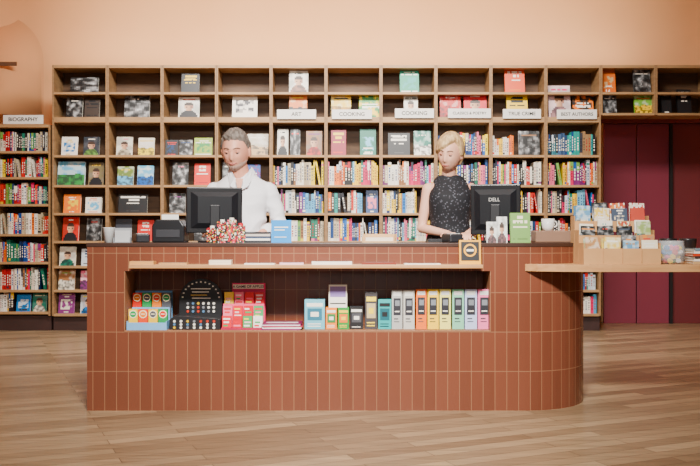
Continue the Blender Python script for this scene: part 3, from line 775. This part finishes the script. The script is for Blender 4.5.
def loft(mb,secs,n=36):
    S=[]
    for i in range(len(secs)-1):
        p0=secs[max(0,i-1)];p1=secs[i];p2=secs[i+1];p3=secs[min(len(secs)-1,i+2)]
        for q in range(4):
            t=q/4
            S.append(tuple(.5*((2*p1[k])+(-p0[k]+p2[k])*t+(2*p0[k]-5*p1[k]+4*p2[k]-p3[k])*t*t+(-p0[k]+3*p1[k]-3*p2[k]+p3[k])*t**3) for k in range(5)))
    S.append(secs[-1]); secs=S
    vs=[]
    for (cx,cy,z,a,b) in secs:
        for k in range(n):
            t=2*math.pi*k/n; ct,st=math.cos(t),math.sin(t)
            e=.88
            vs.append((cx+a*math.copysign(abs(ct)**e,ct),cy+b*math.copysign(abs(st)**e,st),z))
    fs=[tuple(range(n))[::-1],tuple(range((len(secs)-1)*n,len(secs)*n))]
    for j in range(len(secs)-1):
        for k in range(n): fs.append((j*n+k,j*n+(k+1)%n,(j+1)*n+(k+1)%n,(j+1)*n+k))
    mb.add(vs,fs)
def remesh(mb,name,mat,voxel,parent,smooth=3,disp=None):
    o=mb.build('tmp',mat)
    r=o.modifiers.new('r','REMESH'); r.mode='VOXEL'; r.voxel_size=voxel; r.use_smooth_shade=True
    s=o.modifiers.new('s','SMOOTH'); s.factor=.5; s.iterations=smooth
    bpy.context.view_layer.update()
    dg=bpy.context.evaluated_depsgraph_get()
    me=bpy.data.meshes.new_from_object(o.evaluated_get(dg)); bpy.data.objects.remove(o)
    me.materials.clear(); me.materials.append(mat)
    for p in me.polygons: p.use_smooth=True; p.material_index=0
    if disp:
        ns=[v.normal.copy() for v in me.vertices]
        for v,n in zip(me.vertices,ns): v.co=v.co+n*disp(v.co)
    ob=bpy.data.objects.new(name,me); COL.objects.link(ob)
    if parent: ob.parent=parent
    return ob
def g(x,s): return math.exp(-(x/s)**2)
def head_pt(dx,dy,dz,off=0.0):
    x=dx*(.079+off); y=dy*(.098+off); z=dz*(.120+off)
    if dz<0:
        k=-dz; x*=1-.24*k**1.8
        if dy>0: y*=1-.42*k
        else: y*=1-.02*k
    if dy<0:
        fr=-dy
        y+= -.018*g(dx,.15)*(max(0,min(1,(.14-dz)/.42)) if dz>-.30 else max(0,1-(-.30-dz)/.12))*fr
        y+= .008*(g(abs(dx)-.38,.18)*g(dz-.04,.13))*fr
        y-= .003*g(dz-.2,.1)*g(dx,.6)*fr
        y-= .004*g(abs(dx)-.50,.2)*g(dz+.25,.16)*fr
        y-= .007*g(dx,.30)*g(dz+.55,.16)*fr
        y-= .010*g(dx,.36)*g(dz+.80,.20)*fr
    return Vector((x,y,z))
def head_grid(mb,off=0.0,keep=None,M=Matrix(),nt=56,npn=80,offf=None):
    vs=[];idx={}
    def P(i,j):
        t=math.pi*i/nt; p=2*math.pi*j/npn
        d=Vector((math.sin(t)*math.cos(p),math.sin(t)*math.sin(p),math.cos(t)))
        return M@head_pt(d.x,d.y,d.z,off+(offf(d) if offf else 0))
    fs=[]
    def V(i,j):
        j%=npn
        if i in (0,nt): j=0
        if (i,j) not in idx: idx[(i,j)]=len(vs); vs.append(tuple(P(i,j)))
        return idx[(i,j)]
    for i in range(nt):
        for j in range(npn):
            if keep:
                t=math.pi*(i+.5)/nt; p=2*math.pi*(j+.5)/npn
                if keep(Vector((math.sin(t)*math.cos(p),math.sin(t)*math.sin(p),math.cos(t))))<=0: continue
            q=list(dict.fromkeys([V(i,j),V(i+1,j),V(i+1,j+1),V(i,j+1)]))
            if len(q)>2: fs.append(tuple(q))
    mb.add(vs,fs,smooth=True)
def shell(name,mat,parent,th,keep,M,fade,jit=0.0,offf=None):
    def o_(d):
        m=max(0,min(1,keep(d)/fade)); m=m*m*(3-2*m)
        return -.003+(th+.003)*m+(offf(d)*m if offf else 0)+m*jit*(noise.noise(d*4.0)+.6*noise.noise(Vector((d.x*18,d.y*18,d.z*5))))
    mb=MB(); head_grid(mb,0,keep,M,96,144,offf=o_)
    return mb.build(name,mat,parent=parent)
def hand(mb,wr,f,n,side,curl=.7,sc=1.0):
    wr=Vector(wr); f=Vector(f).normalized(); n=Vector(n); n=(n-f*n.dot(f)).normalized(); s=f.cross(n)*side
    for k in range(4):
        o=(k-1.5)*.019*sc
        limb(mb,wr+s*o*.5+f*.01,.014*sc,wr+s*o+f*.085*sc,.012*sc,10)
    L=[.062,.074,.080,.070]
    for k in range(4):
        o=(k-1.5)*.021*sc
        ln=L[k]*sc; b=wr+s*o+f*.085*sc
        d1=(f*math.cos(curl*.2)-n*math.sin(curl*.2)); d2=(f*math.cos(curl)-n*math.sin(curl)); d3=(f*math.cos(curl*1.6)-n*math.sin(curl*1.6))
        p1=b+d1*ln*.45; p2=p1+d2*ln*.33; p3=p2+d3*ln*.25
        limb(mb,b,.0092*sc,p1,.0088*sc,8); limb(mb,p1,.0088*sc,p2,.008*sc,8); limb(mb,p2,.008*sc,p3,.007*sc,8)
    b=wr+s*.022*sc+f*.03*sc
    p1=b+(s*.8+f*.6-n*.2).normalized()*.035*sc; p2=p1+(s*.35+f*.9-n*.25).normalized()*.03*sc; p3=p2+(f*1-n*.2).normalized()*.022*sc
    limb(mb,b,.014*sc,p1,.0105*sc,8); limb(mb,p1,.0105*sc,p2,.0095*sc,8); limb(mb,p2,.0095*sc,p3,.008*sc,8)
def face_parts(root,M,brow,lid,smile=0.0):
    for sx in (-1,1):
        c=head_pt(.38*sx,-.92,.03)+Vector((0,.0045,0))
        mb=MB(); sphere(mb,tuple(c),(.0140,.0095,.0085),10,True); mb.xform(M); e=mb.build('eye',M_EYE,parent=root)
        mb=MB(); sphere(mb,(c.x,c.y-.0068,c.z-.0040),(.0105,.0036,.0052),8,True); mb.xform(M); mb.build('iris',M_IRIS,parent=e)
        mb=MB(); sphere(mb,(c.x,c.y-.001,c.z+.0035),(.0155,.0108,.0070),10,True); mb.xform(M); mb.build('eyelid',lid,parent=root)
        mb=MB()
        for k in range(6):
            u=.19+.075*k; dz=.22+.035*math.sin(k/5*math.pi); c=head_pt(u*sx,-math.sqrt(1-u*u-dz*dz),dz); sphere(mb,tuple(c),(.006,.003,.0028),6,True)
        mb.xform(M); mb.build('eyebrow',brow,parent=root)
    mb=MB()
    for k in range(9):
        u=-.26+.065*k; dz=-.53-.02*abs(u)+smile*u*u; c=head_pt(u,-math.sqrt(max(0,1-u*u-dz*dz)),dz,.0); sphere(mb,(c.x,c.y+.001,c.z),(.006,.004,.0050*(1.1-abs(u)*2.2)),6,True)
    mb.xform(M); mb.build('lips',M_LIP,parent=root)
def ears(mb,M):
    i0=len(mb.v)
    for sx in (-1,1): sphere(mb,(.082*sx,.008,-.005),(.010,.019,.032),8)
    mb.xform(M,i0)
def mixp(a,b,t): return tuple(a[i]*(1-t)+b[i]*t for i in range(3))
PY=5.50
man=empty('person',(-.70,PY,0))
hm=Matrix.Translation((-.03,-.065,1.522))@Matrix.Rotation(math.radians(-8),4,'Z')@Matrix.Rotation(math.radians(13),4,'X')@Matrix.Scale(1.08,4)
mb=MB()
head_grid(mb,0,None,hm,56,84); ears(mb,hm)
limb(mb,(0,.01,1.33),.064,(-.02,-.030,1.43),.060)
loft(mb,[(0,0,.80,.16,.115),(0,0,.92,.165,.12),(0,-.01,1.02,.155,.125),(0,-.01,1.14,.155,.12),(0,0,1.24,.170,.11),(0,.005,1.30,.150,.085),(0,.01,1.34,.09,.065),(0,.01,1.375,.062,.055)])
shL=(-.175,0,1.272); shR=(.175,0,1.272); elL=(-.243,-.02,1.05); wL=(-.15,-.255,.998); elR=(.255,-.01,1.05); wR=(.155,-.24,.997)
chain(mb,[(shL,.046),(elL,.038),(mixp(elL,wL,.3),.038),(wL,.026)]); chain(mb,[(shR,.046),(elR,.038),(mixp(elR,wR,.3),.038),(wR,.026)])
hand(mb,wL,(.25,-1,-.02),(0,0,1),1); hand(mb,wR,(-.25,-1,-.02),(0,0,1),-1)
for s in (-1,1):
    chain(mb,[((.085*s,0,.82),.085),((.10*s,-.01,.46),.058),((.105*s,.02,.10),.038)]); limb(mb,(.105*s,.03,.05),.04,(.115*s,-.13,.035),.03)
remesh(mb,'body',M_SKIN,.0045,man,3)
def folds(co):
    a=noise.noise(Vector((co.x*6+co.z*3,co.y*5,co.z*9-co.x*5)))
    return -.010*(abs(a)*2-.5)
mb=MB()
loft(mb,[(0,0,.86,.175,.14),(0,0,.94,.168,.142),(0,-.01,1.02,.158,.140),(0,-.01,1.12,.162,.135),(0,0,1.21,.180,.125),(0,.003,1.27,.192,.108),(0,.005,1.315,.168,.092),(0,.01,1.355,.118,.078),(0,.01,1.392,.076,.068)])
chain(mb,[(shL,.054),(mixp(shL,elL,.5),.052),(elL,.048),(mixp(elL,wL,.5),.043)]); chain(mb,[(shR,.054),(mixp(shR,elR,.5),.052),(elR,.048),(mixp(elR,wR,.72),.041)])
remesh(mb,'shirt',M_SHIRT,.007,man,5,disp=folds)
for el,w_,t0 in ((elL,wL,.42),(elR,wR,.64)):
    mb=MB(); limb(mb,mixp(el,w_,t0),.047,mixp(el,w_,t0+.14),.045,24); mb.sm=[True]*len(mb.f); mb.build('cuff',M_SHIRT,parent=man)
mb=MB()
for s in (-1,1):
    P=[(.020*s,-.122,1.275),(.058*s,-.120,1.298),(.090*s,-.02,1.390),(.070*s,-.035,1.425),(.030*s,-.104,1.352)]
    q=[(x,y-.008,z) for x,y,z in P]
    mb.add(P+q,[(0,1,2,3,4),(5,9,8,7,6),(0,5,6,1),(1,6,7,2),(2,7,8,3),(3,8,9,4),(4,9,5,0)])
mb.build('collar',M_SHIRT,parent=man)
mb=MB(); mb.add([(-.026,-.121,1.345),(.026,-.121,1.345),(0,-.134,1.243)],[(0,2,1)]); mb.build('open_neckline',M_SKIN,parent=man)
mb=MB(); mb.box(-.014,.014,-.153,-.12,.88,1.20); mb.build('placket',M_SHIRT,parent=man)
for k in range(4):
    mb=MB(); sphere(mb,(0,-.155,.99+.065*k),(.0055,.003,.0055),6,True); mb.build('button',M_EYE,parent=man)
mb=MB(); loft(mb,[(0,0,.79,.172,.13),(0,0,.9,.178,.133),(0,0,.93,.175,.13)])
for s in (-1,1): chain(mb,[((.088*s,0,.80),.10),((.10*s,-.01,.46),.075),((.105*s,.02,.09),.062)])
remesh(mb,'trousers',M_TROUS,.01,man,3)
for s in (-1,1):
    mb=MB(); limb(mb,(.105*s,.04,.06),.052,(.118*s,-.15,.045),.043)
    for i,v in enumerate(mb.v): mb.v[i]=(v[0],v[1],max(v[2],.0015))
    mb.sm=[True]*len(mb.f); mb.build('shoe',M_DARK,parent=man)
face_parts(man,hm,M_BROW,M_LIDM,.9)
def sm(a,b,x):
    t=max(0,min(1,(x-a)/(b-a))); return t*t*(3-2*t)
def kp_m(d):
    n_=.06*noise.noise(d*7)
    front=.58-.30*max(0,abs(d.x)-.40)
    side=.02
    back=-.45
    th=front+(side-front)*sm(-.45,-.05,d.y); th=th+(back-th)*sm(.05,.35,d.y)
    return d.z-th-n_
shell('hair',M_HAIRG,man,.008,kp_m,hm,.20,jit=.007,offf=lambda d:.012*max(0,d.z)*(1-.4*d.y))
def kp_b(d):
    n_=.05*noise.noise(d*8)
    m=min(-.42+n_+.30*max(0,d.y+.45)-d.z, (.1-d.y)*.6)
    mouth=math.hypot(d.x/.29,(d.z+.52)/.07)-1
    up=max(abs(d.x)/.34-1,(-.43-d.z)*4)
    return min(m,mouth*.1,up*.4)
shell('beard',M_BEARD,man,.0030,kp_b,hm,.14,jit=.001)
top(man,'grey-haired bearded person in white shirt looking down, hands at keyboard','person')

wom=empty('person',(.645,PY,0))
hw=Matrix.Translation((-.005,-.065,1.508))@Matrix.Rotation(math.radians(-26),4,'Z')@Matrix.Rotation(math.radians(13),4,'X')@Matrix.Rotation(math.radians(7),4,'Y')@Matrix.Diagonal((.95,1,1,1))
mb=MB()
head_grid(mb,0,None,hw,56,84); ears(mb,hw)
limb(mb,(-.005,.02,1.32),.048,(-.008,-.03,1.42),.047)
loft(mb,[(0,0,.78,.15,.12),(0,0,.9,.155,.12),(0,0,1.04,.118,.095),(0,-.01,1.17,.126,.105),(0,-.01,1.24,.130,.105),(0,0,1.30,.132,.078),(0,.01,1.345,.090,.06),(0,.015,1.38,.052,.046)])
shL=(-.140,0,1.285); elL=(-.182,.0,1.03); wL=(-.04,-.235,.995); shR=(.140,0,1.285); elR=(.18,-.02,1.03); wR=(.08,-.25,.993)
chain(mb,[(shL,.038),(mixp(shL,elL,.5),.034),(elL,.029),(mixp(elL,wL,.3),.030),(wL,.021)]); chain(mb,[(shR,.038),(mixp(shR,elR,.5),.034),(elR,.029),(mixp(elR,wR,.3),.030),(wR,.021)])
hand(mb,wL,(.1,-1,-.02),(0,0,1),1,sc=.9); hand(mb,wR,(-.2,-1,-.02),(0,0,1),-1,sc=.9)
for s in (-1,1):
    chain(mb,[((.08*s,0,.80),.085),((.085*s,-.01,.45),.052),((.085*s,.02,.09),.034)]); limb(mb,(.085*s,.03,.045),.034,(.09*s,-.12,.03),.026)
remesh(mb,'body',M_SKINW,.0045,wom,3)
mb=MB(); loft(mb,[(0,0,.50,.20,.16),(0,0,.72,.185,.15),(0,0,.9,.168,.135),(0,0,1.04,.130,.106),(0,-.01,1.17,.140,.120),(0,-.01,1.24,.140,.119),(0,0,1.295,.126,.095),(0,.01,1.345,.100,.072),(0,.015,1.372,.072,.062)])
remesh(mb,'dress',M_DRESS,.008,wom,2,disp=lambda c:.005*noise.noise(Vector((c.x*9,c.y*9,c.z*6))))
for s in (-1,1):
    mb=MB(); limb(mb,(.085*s,.035,.05),.042,(.092*s,-.135,.038),.036)
    for i,v in enumerate(mb.v): mb.v[i]=(v[0],v[1],max(v[2],.0015))
    mb.sm=[True]*len(mb.f); mb.build('shoe',M_DARK,parent=wom)
face_parts(wom,hw,M_BROW,M_LIDM,.2)
def kp_w(d):
    n_=.03*noise.noise(d*6)
    front=.40+.45*d.x; side=-.12; back=-.66
    th=front+(side-front)*sm(-.55,-.15,d.y); th=th+(back-th)*sm(-.05,.25,d.y)
    return d.z-th-n_
def ow(d): return .010*max(0,d.z)+.004*g(d.z-.3,.5)
shell('hair',M_HAIRB,wom,.013,kp_w,hw,.13,jit=.0025,offf=ow)
top(wom,'short-haired blonde person in speckled black sleeveless dress looking down','person')

# ------------------------------------------------------------ lights
def area(x,y,z,sx,sy,e,c,rot=(0,0,0),name='ceiling_and_cove_light',spread=180):
    l=bpy.data.lights.new(name,'AREA'); l.shape='RECTANGLE'; l.size=sx; l.size_y=sy; l.energy=e; l.color=c; l.spread=math.radians(spread)
    o=bpy.data.objects.new(name,l); o.location=(x,y,z); o.rotation_euler=rot; COL.objects.link(o); return o
area(0,1.2,3.6,.7,.4,125,(1,.96,.90),(math.radians(52),0,0),spread=70)
area(-.2,6.3,3.8,4.2,.4,255,(1,.96,.90),(math.radians(46),0,0),spread=130)
area(0,9.12,2.78,6.2,.1,50,(1,.86,.66),(math.radians(180),0,0))  # warm cove strip above the bookcases, lighting the wall from below
area(0,5.0,3.9,1.6,.5,22,(1,.95,.9))
area(0,-.7,1.7,2.0,1.2,34,(1,.97,.94),(math.radians(86),0,0),'front_fill_light')  # unseen fill lamp behind the camera, added to brighten recess and faces
wd=bpy.data.worlds.new('world'); SC.world=wd; wd.use_nodes=True
wd.node_tree.nodes['Background'].inputs['Color'].default_value=(1,.97,.94,1); wd.node_tree.nodes['Background'].inputs['Strength'].default_value=.08

cam=bpy.data.cameras.new('camera'); cam.lens=F*36/700; cam.sensor_width=36
co=bpy.data.objects.new('camera',cam); co.location=(0,0,1.0); co.rotation_euler=(math.pi/2,0,0); COL.objects.link(co); SC.camera=co
